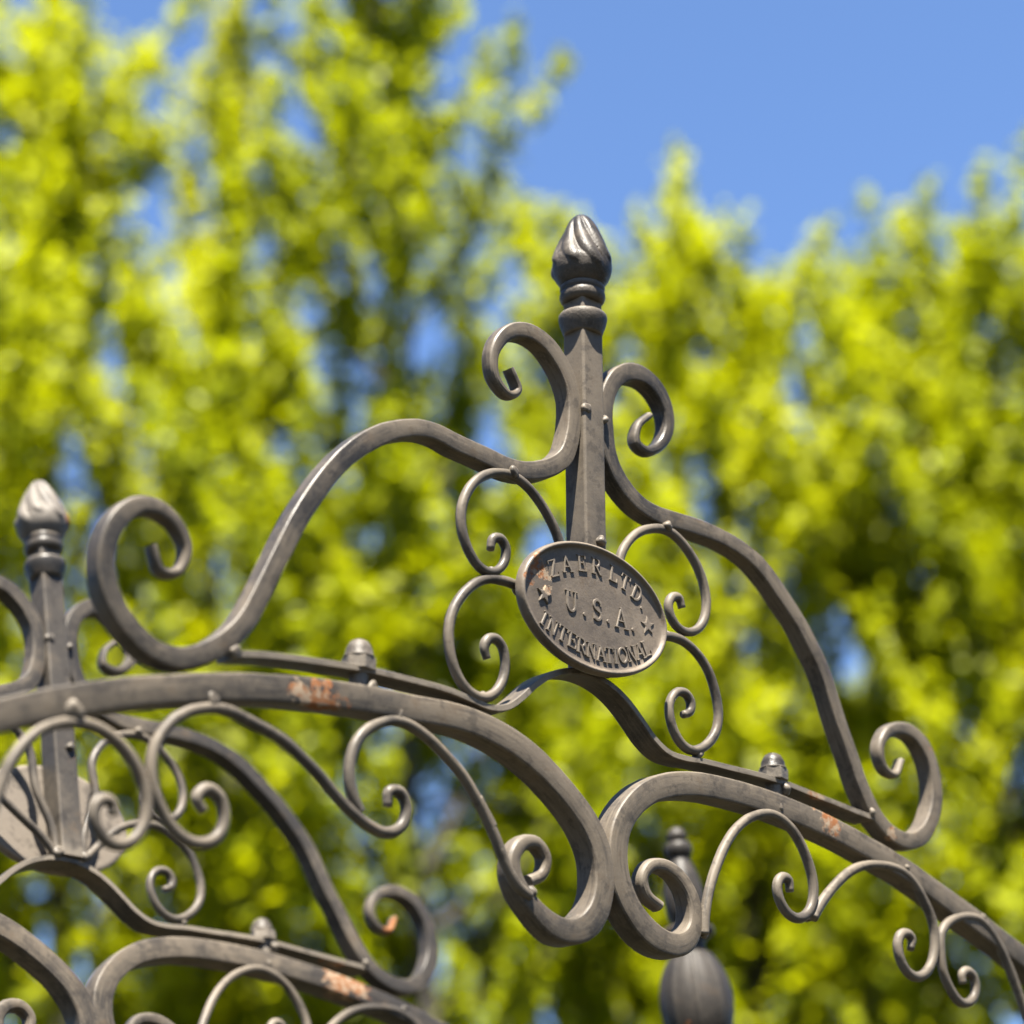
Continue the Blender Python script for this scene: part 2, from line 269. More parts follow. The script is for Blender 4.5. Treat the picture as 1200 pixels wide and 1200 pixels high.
def mesh_from(name, verts, faces, smooth=True):
    me = bpy.data.meshes.new(name)
    me.from_pydata([tuple(v) for v in verts], [], faces)
    if smooth:
        me.polygons.foreach_set('use_smooth', [True] * len(me.polygons))
    if GRAIN and len(GRAIN) == len(verts):      # lengthwise coordinate of a forged bar, for its brush marks
        at = me.attributes.new('grain', 'FLOAT_VECTOR', 'POINT')
        at.data.foreach_set('vector', [q for g in GRAIN for q in g])
    GRAIN.clear()
    me.update()
    return me


def catmull(pts, per=5):
    P = np.array(pts, float)
    P = np.vstack([2 * P[0] - P[1], P, 2 * P[-1] - P[-2]])
    out = []
    for i in range(1, len(P) - 2):
        a, b, c, d = P[i - 1], P[i], P[i + 1], P[i + 2]
        for t in np.linspace(0, 1, per, endpoint=False):
            out.append(0.5 * ((2 * b) + (-a + c) * t + (2 * a - 5 * b + 4 * c - d) * t * t + (-a + 3 * b - 3 * c + d) * t ** 3))
    out.append(P[-2])
    return np.array(out)


def square_profile(ch=0.2, seg=3):
    """Rounded square in [-.5, .5], counter-clockwise."""
    pts = []
    for cx, cy, a0 in ((1, 1, 0), (-1, 1, 90), (-1, -1, 180), (1, -1, 270)):
        for j in range(seg + 1):
            a = R(a0 + 90.0 * j / seg)
            pts.append((cx * (0.5 - ch) + ch * math.cos(a), cy * (0.5 - ch) + ch * math.sin(a)))
    return pts


def round_profile(n=12):
    return [(0.5 * math.cos(2 * math.pi * i / n), 0.5 * math.sin(2 * math.pi * i / n)) for i in range(n)]


GRAIN = []


def sweep(pts, width, depth, profile, sizes=None, jitter=0.0, seed=0, y0=0.0, ends=None):
    """Sweep a profile along a path of (x, z) or (x, y, z); width lies in the panel, depth across it.
    sizes: function s in 0..1 -> (width factor, depth factor)."""
    rng = np.random.RandomState(seed)
    P = np.array(pts, float)
    if P.shape[1] == 2:
        P = np.c_[P[:, 0], np.zeros(len(P)), P[:, 1]]
    P[:, 1] += y0
    T = np.gradient(P, axis=0)
    T /= np.linalg.norm(T, axis=1)[:, None] + 1e-12
    d = np.r_[0, np.cumsum(np.linalg.norm(np.diff(P, axis=0), axis=1))]
    S = d / d[-1]
    Y = np.array([0.0, 1.0, 0.0])
    verts, faces = [], []
    GRAIN.clear()
    n = len(profile)
    wob = np.convolve(rng.randn(len(P) + 16), np.ones(17) / 17.0, 'valid')[:len(P)] * jitter
    for i in range(len(P)):
        N = np.cross(T[i], Y)
        N /= np.linalg.norm(N) + 1e-12
        B = np.cross(N, T[i])
        fw, fd = sizes(S[i], d[i], d[-1]) if sizes else (1.0, 1.0)
        prof = profile
        if ends is not None:      # forged ends: the square bar turns round as it thins
            q = min(1.0, max(0.0, (1.0 - fw) / ends))
            prof = square_profile(0.13 + 0.33 * q, 3)
        for a, b in prof:
            verts.append(P[i] + N * (a * width * fw * (1 + wob[i])) + B * (b * depth * fd))
            GRAIN.append((d[i] + seed * 7.3 + P[0][0] * 3.1, a * width, b * depth))
    for i in range(len(P) - 1):
        for j in range(n):
            k = (j + 1) % n
            faces.append((i * n + j, i * n + k, (i + 1) * n + k, (i + 1) * n + j))
    faces.append(tuple(range(n)))
    faces.append(tuple((len(P) - 1) * n + j for j in reversed(range(n))))
    # orient outwards
    if True:
        faces = [tuple(reversed(f)) for f in faces]
    return verts, faces


def fix_normals(me, sharp=None):
    import bmesh
    bm = bmesh.new()
    bm.from_mesh(me)
    bmesh.ops.recalc_face_normals(bm, faces=bm.faces)
    if sharp is not None:
        for e in bm.edges:
            if len(e.link_faces) == 2 and e.calc_face_angle(0.0) > R(sharp):
                e.smooth = False
    bm.to_mesh(me)
    bm.free()
    return me


def lathe(profile, seg=40, mod=None):
    """profile: list of (r, z) from top to bottom around the z axis; mod(angle, t, r) -> r."""
    verts, faces = [], []
    m = len(profile)
    for i, (r, z) in enumerate(profile):
        for j in range(seg):
            a = 2 * math.pi * j / seg
            rr = mod(a, i / (m - 1), r) if mod else r
            verts.append((rr * math.cos(a), rr * math.sin(a), z))
    for i in range(m - 1):
        for j in range(seg):
            k = (j + 1) % seg
            faces.append((i * seg + j, (i + 1) * seg + j, (i + 1) * seg + k, i * seg + k))
    faces.append(tuple(range(seg)))
    faces.append(tuple((m - 1) * seg + j for j in reversed(range(seg))))
    return verts, faces


def moved(vf, dx, dy, dz):
    return [(x + dx, y + dy, z + dz) for x, y, z in vf[0]], vf[1]


def join(*parts):
    V, F = [], []
    for v, f in parts:
        o = len(V)
        V += [tuple(q) for q in v]
        F += [tuple(i + o for i in g) for g in f]
    return V, F


# ------------------------------------------------------------------ ground
def build_ground():
    n = 40
    xs = np.sign(np.linspace(-1, 1, n)) * np.abs(np.linspace(-1, 1, n)) ** 3 * 1200
    V = [(x, y, 0.0) for y in xs for x in xs]
    F = [(j * n + i, j * n + i + 1, (j + 1) * n + i + 1, (j + 1) * n + i) for j in range(n - 1) for i in range(n - 1)]
    o = link('ground', mesh_from('ground', V, F), None, None, ground_material())
    o['kind'] = 'structure'


build_ground()

# ------------------------------------------------------------------ the iron arbor
near_world = Matrix(NEAR_MATRIX)
far_world = Matrix(FAR_MATRIX)
base = Vector((0.0, 0.42, 0.0))
arbor = bpy.data.objects.new('iron_arbor', None)
col.objects.link(arbor)
arbor.location = base
arbor['label'] = 'dark weathered wrought iron garden arbor with scrollwork crests and oval plaques'
arbor['category'] = 'arbor'
to_local = Matrix.Translation(-base)
NEAR = to_local @ near_world
FAR = to_local @ far_world

iron = iron_material('iron_near', [
    ((-0.349, 0.052, 2.239), 0.026, 0.10),
    ((-0.375, 0.052, 2.245), 0.014, 0.0),
    ((0.352, 0.052, 2.248), 0.019, 0.05),
    ((0.335, 0.052, 2.268), 0.016, 0.0),
    ((0.462, 0.058, 2.252), 0.009, 0.02),
    ((0.548, 0.055, 2.372), 0.012, 0.14),
], bias=0.03)
iron_far = iron_material('iron_far', [
    ((0.237, 0.742, 2.234), 0.030, 0.03),
    ((0.265, 0.742, 2.228), 0.020, 0.04),
    ((0.349, 0.763, 2.318), 0.022, 0.16),
    ((-0.150, 0.758, 2.475), 0.010, 0.10),
    ((-0.138, 0.752, 2.455), 0.013, 0.10),
], bias=-0.02)
iron_bulb = iron_material('iron_bulb_near', [], dark=(0.012, 0.011, 0.010), dusty=(0.074, 0.063, 0.051), bias=-0.03, bump=0.9)
iron_bulb_far = iron_material('iron_bulb_far', [((-0.116, 0.800, 2.792), 0.016, 0.22)], dark=(0.022, 0.020, 0.019), dusty=(0.10, 0.089, 0.076), bias=0.10, bump=0.5)
iron_plaque = iron_material('iron_plaque_near', [
    ((-0.085, 0.020, 2.421), 0.011, 0.02),
    ((-0.094, 0.020, 2.427), 0.012, 0.06),
    ((-0.105, 0.020, 2.410), 0.010, 0.12),
    ((-0.080, 0.022, 2.405), 0.008, -0.06),
], dark=(0.064, 0.053, 0.0425), dusty=(0.122, 0.100, 0.077), bias=0.04, bump=0.45, worn=0.35, dirt=0.18)
iron_plaque_far = iron_material('iron_plaque_far', [], dark=(0.065, 0.056, 0.047), dusty=(0.115, 0.098, 0.080), bias=0.12, bump=0.6)

SQ = square_profile(0.13, 3)
SQ_SOFT = square_profile(0.17, 3)
RD = round_profile(12)


def taper(at_start, at_end, w_end=0.42, d_end=0.7, length=0.10):
    def fn(s, d, L):
        fw = fd = 1.0
        for on, dist in ((at_start, d), (at_end, L - d)):
            if on and dist < length:
                t = dist / length
                t = t * t * (3 - 2 * t)
                fw *= w_end + (1 - w_end) * t
                fd *= d_end + (1 - d_end) * t
        return fw, fd
    return fn


def nib(at_start, at_end, length=0.012, w=0.75):
    return taper(at_start, at_end, w, w, length)


def pair(name, me, mat_near=None, mat_far=None, near=None, far=None):
    """The same piece on the near and the far arch."""
    o1 = link(name, me, arbor, NEAR @ (near or Matrix()), mat_near or iron)
    o2 = link(name, me, arbor, FAR @ (far or near or Matrix()))
    o2.material_slots[0].link = 'OBJECT'
    o2.material_slots[0].material = mat_far or iron_far
    return o1, o2


def bar_mesh(name, vf, sharp=None):
    return fix_normals(mesh_from(name, *vf), sharp)


LEAN = math.tan(R(6.6))


def leg_points(sign, x0, z0, dz):
    """From the end of an arch out of the picture, down to the ground, upright in the world."""
    pts = []
    for (dx, z) in ((0.10, z0 - 0.045), (0.20, z0 - 0.11), (0.29, z0 - 0.20), (0.345, z0 - 0.32), (0.36, z0 - 0.46)):
        pts.append((x0 + sign * dx, 0.0, z))
    zz = z0 - 0.46
    for z in np.linspace(zz - 0.2, -2.86, 9):
        pts.append((x0 + sign * 0.36, dz * (zz - z) * LEAN, z))
    return pts


def arch_mesh(key, sign, flip, dz):
    c = catmull(CURVES[key], 4)
    c3 = np.c_[c[:, 0], np.zeros(len(c)), c[:, 1]]
    if flip:
        c3 = c3[::-1]
    tail = leg_points(sign, c3[-1][0], c3[-1][2], dz)
    ext = catmull([tuple(c3[-6]), tuple(c3[-1])] + tail, 5)
    k = np.argmin(np.linalg.norm(ext - c3[-1], axis=1))
    path = np.vstack([c3, ext[k + 1:]])
    return bar_mesh('arch_bar', sweep(path, 0.0264, 0.0285, SQ, taper(True, False, 0.46, 0.60, 0.24), 0.09, 3, 0.0, 0.6), 20)


for key, sign, flip in (('arch_left', -1, True), ('arch_right', 1, False)):
    link('arch_bar', arch_mesh(key, sign, flip, -1.0), arbor, NEAR, iron)
    link('arch_bar', arch_mesh(key, sign, flip, 1.0), arbor, FAR, iron_far)

for key in ('s_left', 's_right'):
    pair('crest_bar', bar_mesh('crest_bar', sweep(catmull(CURVES[key], 5), 0.0195, 0.0215, SQ_SOFT, taper(True, True, 0.42, 0.68, 0.20), 0.12, 5, 0.0, 0.6), 20))

for key in ('c_top_left', 'c_low_left', 'c_top_right', 'c_low_right'):
    pair('scroll', bar_mesh('scroll', sweep(catmull(CURVES[key], 4), 0.0101, 0.0104, RD, nib(False, True, 0.02, 0.8), 0.12, 7, -0.007)))
for key in ('u_one', 'u_two', 'u_three', 'v_one', 'v_two', 'v_three'):
    two = key in ('u_two',)
    rev = key in ('v_three',)
    pair('scroll', bar_mesh('scroll', sweep(catmull(CURVES[key], 4), 0.0107, 0.0110, RD, nib(two or rev, key != 'u_three' and not rev, 0.02, 0.8), 0.12, 9, -0.011)))

pair('strap', bar_mesh('strap', sweep(catmull(CURVES['strap'], 4), 0.0068, 0.0290, square_profile(0.12, 2), None, 0.02, 11, 0.0045), 16))

# crest post and finial
POST = [(0.0, 0.0, z) for z in np.linspace(-0.094, -0.5135, 26)]
V, F = [], []
pr = square_profile(0.085, 2)
for i, p in enumerate(POST):
    for a, b in pr:
        V.append((a * 0.0300, b * 0.0300, p[2]))
n = len(pr)
for i in range(len(POST) - 1):
    for j in range(n):
        k = (j + 1) % n
        F.append((i * n + j, i * n + k, (i + 1) * n + k, (i + 1) * n + j))
F += [tuple(range(n)), tuple((len(POST) - 1) * n + j for j in range(n))]
pair('crest_post', bar_mesh('crest_post', (V, F), 16))

PXR, PXZ = 0.000918, 0.001025


def fz(y):
    return -(y - 254.0) * PXZ + 0.0015


bulb_pts = [(0.3, 254), (3.5, 254.6), (8.5, 256.6), (12.5, 260.5), (17.5, 267.5), (22, 276), (26.5, 285), (30.6, 294), (34, 302), (36.4, 309), (37.3, 315), (36.6, 321), (34, 327), (30, 332.5), (25.5, 337), (21, 339)]
bp = catmull([(r * PXR, fz(y)) for r, y in bulb_pts], 5)


def flame(a, t, r):
    """Overlapping petals that wind up the bud and end in rounded tips low on it."""
    h = t
    tw = 1.7 * (1.0 - h) ** 1.25
    x = (a + tw) * 8.0 / (2 * math.pi) + 0.35
    i0 = math.floor(x)
    f = x - i0
    low = 0.72 + 0.08 * math.sin((i0 % 8) * 2.4 + 0.6)     # where this petal's tip ends
    s = math.sin(math.pi * f)
    back = max(0.0, s) ** 0.7                              # rounded back, narrow groove
    reach = low - 0.16 * (1.0 - s)
    k = max(0.0, min(1.0, (reach + 0.05 - h) / 0.10))
    k = k * k * (3 - 2 * k)
    top = min(1.0, h * 3.5)
    petal = (1 - top) * 0.97 + top * (0.83 + 0.175 * back)
    bud = 0.935 + 0.065 * max(0.0, (h - 0.72) / 0.28)
    return r * (k * petal + (1 - k) * bud)


bulb = bar_mesh('bud', lathe([tuple(q) for q in bp], 128, flame))
collar_pts = [(12, 335.5), (24.6, 337), (25.8, 338.5), (26.0, 341), (25.2, 343.6), (24.4, 344.6), (25.6, 346), (26.4, 348.6), (26.2, 352), (24.8, 355), (22.6, 357), (12, 357.5)]
ring_pts = [(12, 369.2), (22, 369.5), (26.3, 370.2), (27.6, 372.2), (27.9, 375.5), (27.0, 380), (25.4, 385), (23.6, 389), (22.6, 392), (21.8, 393.5), (12, 394)]


def octagon(a, t, r):
    """Cast collar: a circle with a hint of the square post's corners."""
    return r * (1.0 + 0.012 * math.cos(4 * (a - math.pi / 4)))


collar = bar_mesh('collar', join(lathe([(r * PXR, fz(y)) for r, y in collar_pts], 48, octagon), lathe([(r * PXR, fz(y)) for r, y in ring_pts], 48, octagon)))


def finial(matrix, m_bulb, m_collar):
    e = bpy.data.objects.new('finial', collar)
    col.objects.link(e)
    e.parent = arbor
    e.matrix_basis = matrix
    if not collar.materials:
        collar.materials.append(m_collar)
    e.material_slots[0].link = 'OBJECT'
    e.material_slots[0].material = m_collar
    b = link('bud', bulb, e, None, m_bulb)
    b.material_slots[0].link = 'OBJECT'
    b.material_slots[0].material = m_bulb


finial(NEAR, iron_bulb, iron_bulb)
finial(FAR @ Matrix.Rotation(R(70), 4, 'Z'), iron_bulb_far, iron_far)

# cap nuts that hold the crest to the arch
nut_dome = bar_mesh('cap_nut', lathe([(0.0005, 0.0), (0.005, -0.0006), (0.009, -0.0028), (0.0115, -0.0065), (0.0136, -0.011), (0.0141, -0.0162), (0.0152, -0.0170), (0.0157, -0.0182), (0.0148, -0.0192), (0.006, -0.0196)], 28))
hexv, hexf = [], []
for z, r in ((-0.0186, 0.0150), (-0.0196, 0.0170), (-0.0315, 0.0170), (-0.0325, 0.0160)):
    for j in range(6):
        hexv.append((r * math.cos(j * math.pi / 3 + 0.25), r * math.sin(j * math.pi / 3 + 0.25), z))
for i in range(3):
    for j in range(6):
        k = (j + 1) % 6
        hexf.append((i * 6 + j, (i + 1) * 6 + j, (i + 1) * 6 + k, i * 6 + k))
hexf += [tuple(range(6)), tuple(18 + j for j in reversed(range(6)))]
nut_hex = fix_normals(mesh_from('hexagon', hexv, hexf, False))
stud = bar_mesh('stud', lathe([(0.009, -0.030), (0.0095, -0.031), (0.0095, -0.062), (0.009, -0.063)], 16))
for x, z in ((-0.297, -0.541), (0.278, -0.5425)):
    a, b = pair('cap_nut', nut_dome, iron_bulb, iron_bulb, near=Matrix.Translation((x, 0.0, z - 0.002)) @ Matrix.Scale(0.93, 4))
    for o, mm in ((a, iron_bulb), (b, iron_bulb)):
        for nm, me in (('hexagon', nut_hex), ('stud', stud)):
            c = link(nm, me, o, None, mm)
            c.material_slots[0].link = 'OBJECT'
            c.material_slots[0].material = mm

# weld beads
BEADS = [
    (-0.1121, -0.0105, -0.3297, 1.0), (0.1105, -0.0105, -0.3298, 1.0),
    (-0.1353, -0.0040, -0.4402, 1.0), (0.1363, -0.0040, -0.4410, 0.9),
    (-0.1487, -0.0060, -0.5696, 0.95), (0.1527, -0.0060, -0.5692, 0.95),
    (-0.4438, -0.0080, -0.5880, 1.05), (0.4309, -0.0080, -0.5855, 0.95),
    (-0.2590, -0.0100, -0.6085, 1.0), (0.2707, -0.0100, -0.6070, 0.95),
    (-0.4677, -0.0110, -0.6365, 1.1), (0.4832, -0.0100, -0.6390, 0.95),
    (-0.6053, -0.0120, -0.6735, 1.45), (0.6183, -0.0100, -0.6770, 1.0),
    (-0.0108, -0.0130, -0.2321, 0.95), (0.0165, -0.0120, -0.2366, 0.9),
    (0.0262, -0.0085, -0.7121, 0.9), (0.0245, -0.0085, -0.6990, 0.75), (0.0272, -0.0080, -0.7240, 0.8),
    (-0.0885, -0.0075, -0.7483, 1.0), (0.1517, -0.0075, -0.7555, 0.8),
    (-0.5220, -0.0050, -0.7174, 1.2), (-0.2951, -0.0020, -0.7096, 0.8),
    (0.3239, -0.0010, -0.7158, 0.75), (0.5411, -0.0040, -0.7170, 0.95),
    (0.0049, -0.0155, -0.3747, 1.0), (-0.1030, -0.0050, -0.4497, 1.0), (0.1095, -0.0050, -0.4509, 0.95),
    (-0.018, -0.010, -0.5105, 1.2), (0.016, -0.012, -0.5110, 1.0),
    (-0.2890, -0.0085, -0.5885, 1.0), (0.2860, -0.0085, -0.5840, 1.1),
]
bead_meshes = []
for s in range(4):
    rng = random.Random(s)
    ph = [rng.uniform(0, 6.28) for _ in range(6)]
    prof = [(max(0.0004, 0.0056 * math.sin(math.pi * i / 10)), 0.0066 * math.cos(math.pi * i / 10)) for i in range(11)]
    bead_meshes.append(bar_mesh('weld_bead', lathe(prof, 14, lambda a, t, r, ph=ph: r * (1 + 0.20 * math.sin(2 * a + ph[0] + 5 * t) + 0.12 * math.sin(3 * a + ph[1] - 7 * t)))))
for i, (x, y, z, s) in enumerate(BEADS):
    pair('weld_bead', bead_meshes[i % 4], near=Matrix.Translation((x, y, z)) @ Matrix.Rotation(i * 1.3, 4, 'Y') @ Matrix.Scale(s, 4))

# ------------------------------------------------------------------ oval plaque and its raised lettering
PA, PB = 0.1029, 0.0672
plaque_prof = [(0.02, 0.0), (0.35, 0.0), (0.65, 0.0), (0.84, 0.0), (0.895, -0.0002), (0.915, -0.0012), (0.928, -0.0030), (0.945, -0.0042), (0.965, -0.0044), (0.985, -0.0034), (1.0, -0.0008), (1.003, 0.0030), (0.998, 0.0066), (0.975, 0.0080), (0.90, 0.0080), (0.5, 0.0078), (0.02, 0.0078)]
V, F = [], []
SEG = 96
for s, y in plaque_prof:
    for j in range(SEG):
        a = 2 * math.pi * j / SEG
        # the rim keeps one width all round
        inset = (1.0 - s)
        ra, rb = PA - inset * 0.066, PB - inset * 0.066
        if s < 0.84:
            ra, rb = PA * s * 0.98, PB * s * 0.98
        V.append((ra * math.cos(a), y, rb * math.sin(a)))
for i in range(len(plaque_prof) - 1):
    for j in range(SEG):
        k = (j + 1) % SEG
        F.append((i * SEG + j, (i + 1) * SEG + j, (i + 1) * SEG + k, i * SEG + k))
F += [tuple(range(SEG)), tuple((len(plaque_prof) - 1) * SEG + j for j in range(SEG))]
plaque_mesh = bar_mesh('plaque', (V, F))

# serif capitals as strokes in a box of height 1: (points, thickness)
TH, TN, SF = 0.135, 0.075, 0.065


def serif(x, y, w=0.34):
    return ([(x - w / 2, y), (x + w / 2, y)], SF)


def arc(cx, cy, rx, ry, a0, a1, n=14):
    return [(cx + rx * math.cos(R(a0 + (a1 - a0) * i / n)), cy + ry * math.sin(R(a0 + (a1 - a0) * i / n))) for i in range(n + 1)]


LO, HI = SF / 2, 1 - SF / 2
GLYPHS = {
    'Z': (0.78, [([(0.08, HI), (0.70, HI)], TN), ([(0.65, 0.95), (0.12, 0.05)], TH), ([(0.06, LO), (0.74, LO)], TN), ([(0.08, HI), (0.06, 0.78)], SF), ([(0.74, LO), (0.76, 0.24)], SF)]),
    'A': (0.86, [([(0.12, 0.02), (0.42, 0.98)], TN), ([(0.40, 0.98), (0.74, 0.02)], TH), ([(0.22, 0.34), (0.62, 0.34)], SF), serif(0.12, LO, 0.28), serif(0.74, LO, 0.30)]),
    'E': (0.74, [([(0.20, 0.0), (0.20, 1.0)], TH), ([(0.05, HI), (0.66, HI)], SF), ([(0.05, LO), (0.70, LO)], SF), ([(0.20, 0.52), (0.52, 0.52)], SF), ([(0.66, HI), (0.67, 0.76)], SF), ([(0.70, LO), (0.72, 0.26)], SF), ([(0.52, 0.40), (0.52, 0.64)], SF)]),
    'R': (0.84, [([(0.20, 0.0), (0.20, 1.0)], TH), serif(0.20, LO), ([(0.05, HI), (0.42, HI)], SF), (arc(0.42, 0.73, 0.22, 0.235, 90, -90), 0.12), ([(0.20, 0.50), (0.42, 0.50)], SF), ([(0.40, 0.48), (0.72, 0.02)], TH), serif(0.76, LO, 0.20)]),
    'L': (0.70, [([(0.20, 0.0), (0.20, 1.0)], TH), serif(0.20, HI), ([(0.05, LO), (0.66, LO)], SF), ([(0.66, LO), (0.68, 0.28)], SF)]),
    'T': (0.76, [([(0.38, 0.0), (0.38, 1.0)], TH), serif(0.38, LO), ([(0.04, HI), (0.72, HI)], SF), ([(0.05, HI), (0.03, 0.74)], SF), ([(0.71, HI), (0.73, 0.74)], SF)]),
    'D': (0.86, [([(0.20, 0.0), (0.20, 1.0)], TH), ([(0.05, HI), (0.36, HI)], SF), ([(0.05, LO), (0.36, LO)], SF), (arc(0.36, 0.5, 0.38, 0.463, 90, -90, 18), 0.13)]),
    'U': (0.86, [([(0.20, 1.0), (0.20, 0.32)], TH), serif(0.20, HI), (arc(0.43, 0.32, 0.23, 0.27, 180, 360), 0.11), ([(0.66, 0.32), (0.66, 1.0)], TN), serif(0.66, HI, 0.28)]),
    'S': (0.66, [(arc(0.33, 0.73, 0.21, 0.225, 25, 180, 10) + arc(0.33, 0.73, 0.21, 0.21, 180, 250, 5) + [(0.38, 0.47)] + arc(0.33, 0.27, 0.22, 0.22, 60, 0, 4) + arc(0.33, 0.27, 0.22, 0.225, 0, -155, 10), 0.13), ([(0.53, 0.95), (0.54, 0.70)], SF), ([(0.11, 0.06), (0.10, 0.32)], SF)]),
    'I': (0.42, [([(0.21, 0.0), (0.21, 1.0)], TH), serif(0.21, LO), serif(0.21, HI)]),
    'N': (0.90, [([(0.18, 0.0), (0.18, 1.0)], TN), ([(0.18, 0.98), (0.72, 0.02)], TH), ([(0.72, 0.0), (0.72, 1.0)], TN), serif(0.18, LO, 0.28), serif(0.72, HI, 0.28), serif(0.12, HI, 0.20)]),
    'O': (0.88, [(arc(0.44, 0.5, 0.33, 0.455, 0, 360, 28), 0.13)]),
    '.': (0.22, [(arc(0.11, 0.085, 0.035, 0.035, 0, 360, 10), 0.10)]),
}


def glyph_mesh(ch, size):
    """Raised strokes with sloping flanks; every stroke ends at a slightly different height."""
    wd, strokes = GLYPHS[ch]
    V, F = [], []
    for si, (pts, th) in enumerate(strokes):
        P = np.array(pts, float)
        closed = len(P) > 6 and np.linalg.norm(P[0] - P[-1]) < 1e-6
        T = np.gradient(P, axis=0)
        if closed:
            T[0] = T[-1] = P[1] - P[-2]
        T /= np.linalg.norm(T, axis=1)[:, None]
        N = np.c_[-T[:, 1], T[:, 0]]
        top = -(0.0013 + 0.00004 * si)
        o = len(V)
        for i in range(len(P)):
            ext = 0.0
            for f_, y in ((0.62, 0.0006), (0.52, top * 0.75), (0.36, top), (-0.36, top), (-0.52, top * 0.75), (-0.62, 0.0006)):
                q = P[i] + N[i] * f_ * th
                V.append(((q[0] - wd / 2) * size, y, (q[1] - 0.5) * size))
        for i in range(len(P) - 1):
            for j in range(5):
                F.append((o + i * 6 + j, o + i * 6 + j + 1, o + (i + 1) * 6 + j + 1, o + (i + 1) * 6 + j))
        if not closed:
            F.append(tuple(o + j for j in range(6)))
            F.append(tuple(o + (len(P) - 1) * 6 + j for j in reversed(range(6))))
    return fix_normals(mesh_from('letter', V, F, False))


def star_mesh(size):
    V, F = [], []
    for y, k in ((0.0006, 1.12), (-0.0016, 1.0), (-0.0021, 0.82)):
        for j in range(10):
            r = size * (1.0 if j % 2 == 0 else 0.42) * k
            a = math.pi / 2 + j * math.pi / 5
            V.append((r * math.cos(a), y, r * math.sin(a)))
    for i in range(2):
        for j in range(10):
            k = (j + 1) % 10
            F.append((i * 10 + j, i * 10 + k, (i + 1) * 10 + k, (i + 1) * 10 + j))
    V.append((0, -0.0022, 0))
    for j in range(10):
        F.append((20 + j, 20 + (j + 1) % 10, 30))
    return fix_normals(mesh_from('star', V, F, False))


TOP_LINE = [('Z', -57.7, 29.0, 22), ('A', -38.9, 38.0, 15), ('E', -18.0, 44.0, 8), ('R', 3.0, 45.6, 0), ('L', 27.4, 43.6, -9), ('T', 44.2, 38.5, -17), ('D', 61.0, 30.4, -25), ('.', 71.0, 22.5, -30)]
MID_LINE = [('U', -32.9, 0.2, 0), ('.', -14.8, 0.2, 0), ('S', 3.5, -0.6, 0), ('.', 18.6, 0.2, 0), ('A', 37.9, -1.2, 0), ('.', 54.3, -0.6, 0)]
LOW_LINE = [('I', -70.9, -26.0, -27), ('N', -59.2, -31.4, -23), ('T', -45.6, -36.2, -17), ('E', -32.6, -40.0, -12), ('R', -19.6, -43.0, -7), ('N', -6.2, -44.9, -3), ('A', 7.6, -45.4, 2), ('T', 19.2, -44.8, 5), ('I', 28.2, -43.3, 8), ('O', 38.9, -40.4, 13), ('N', 51.0, -36.0, 18), ('A', 63.2, -31.0, 23), ('L', 73.0, -25.6, 27)]
glyph_cache = {}


def letter_mesh(ch, size):
    if (ch, size) not in glyph_cache:
        glyph_cache[(ch, size)] = glyph_mesh(ch, size)
    return glyph_cache[(ch, size)]


star = star_mesh(0.0098)


def make_plaque(matrix, mat, label):
    p = bpy.data.objects.new('plaque', plaque_mesh)
    col.objects.link(p)
    p.parent = arbor
    p.matrix_basis = matrix
    p['label'] = label
    if not plaque_mesh.materials:
        plaque_mesh.materials.append(mat)
    p.material_slots[0].link = 'OBJECT'
    p.material_slots[0].material = mat
    pieces = []
    for line, size in ((TOP_LINE, 0.0174), (MID_LINE, 0.0226), (LOW_LINE, 0.0163)):
        for ch, x, z, rot in line:
            m = Matrix.Translation((x / 1000, 0, z / 1000)) @ Matrix.Rotation(-R(rot), 4, 'Y')
            pieces.append(('letter', letter_mesh(ch, size), m))
    pieces.append(('star', star, Matrix.Translation((-0.0705, 0, -0.0015)) @ Matrix.Rotation(R(8), 4, 'Y')))
    pieces.append(('star', star, Matrix.Translation((0.0763, 0, -0.0007)) @ Matrix.Rotation(R(-6), 4, 'Y') @ Matrix.Scale(0.55, 4, (0, 1, 0))))
    for nm, me, m in pieces:
        c = link(nm, me, p, m, mat)
        c.material_slots[0].link = 'OBJECT'
        c.material_slots[0].material = mat


make_plaque(NEAR @ Matrix.Translation((-0.0143, -0.0245, -0.4545)), iron_plaque, 'oval iron plaque with raised serif lettering and a rusty chipped corner')
make_plaque(FAR @ Matrix.Translation((0.0, 0.0245, -0.4545)) @ Matrix.Rotation(math.pi, 4, 'Z'), iron_plaque_far, 'pale bare back of an oval plaque, seen behind its post')

# side rails joining the near and the far arch below the picture
for sign in (-1, 1):
    for zz in (0.35, 0.95, 1.55):
        x = sign * 1.03
        pts = [(x, y, zz) for y in np.linspace(0.135, 0.70, 8)]
        V, F = [], []
        for p in pts:
            for a, b in RD:
                V.append((p[0] + a * 0.016 - base.x, p[1] - base.y, p[2] + b * 0.016))
        n = len(RD)
        for i in range(len(pts) - 1):
            for j in range(n):
                k = (j + 1) % n
                F.append((i * n + j, i * n + k, (i + 1) * n + k, (i + 1) * n + j))
        F += [tuple(range(n)), tuple((len(pts) - 1) * n + j for j in range(n))]
        link('side_rail', bar_mesh('side_rail', (V, F)), arbor, None, iron)

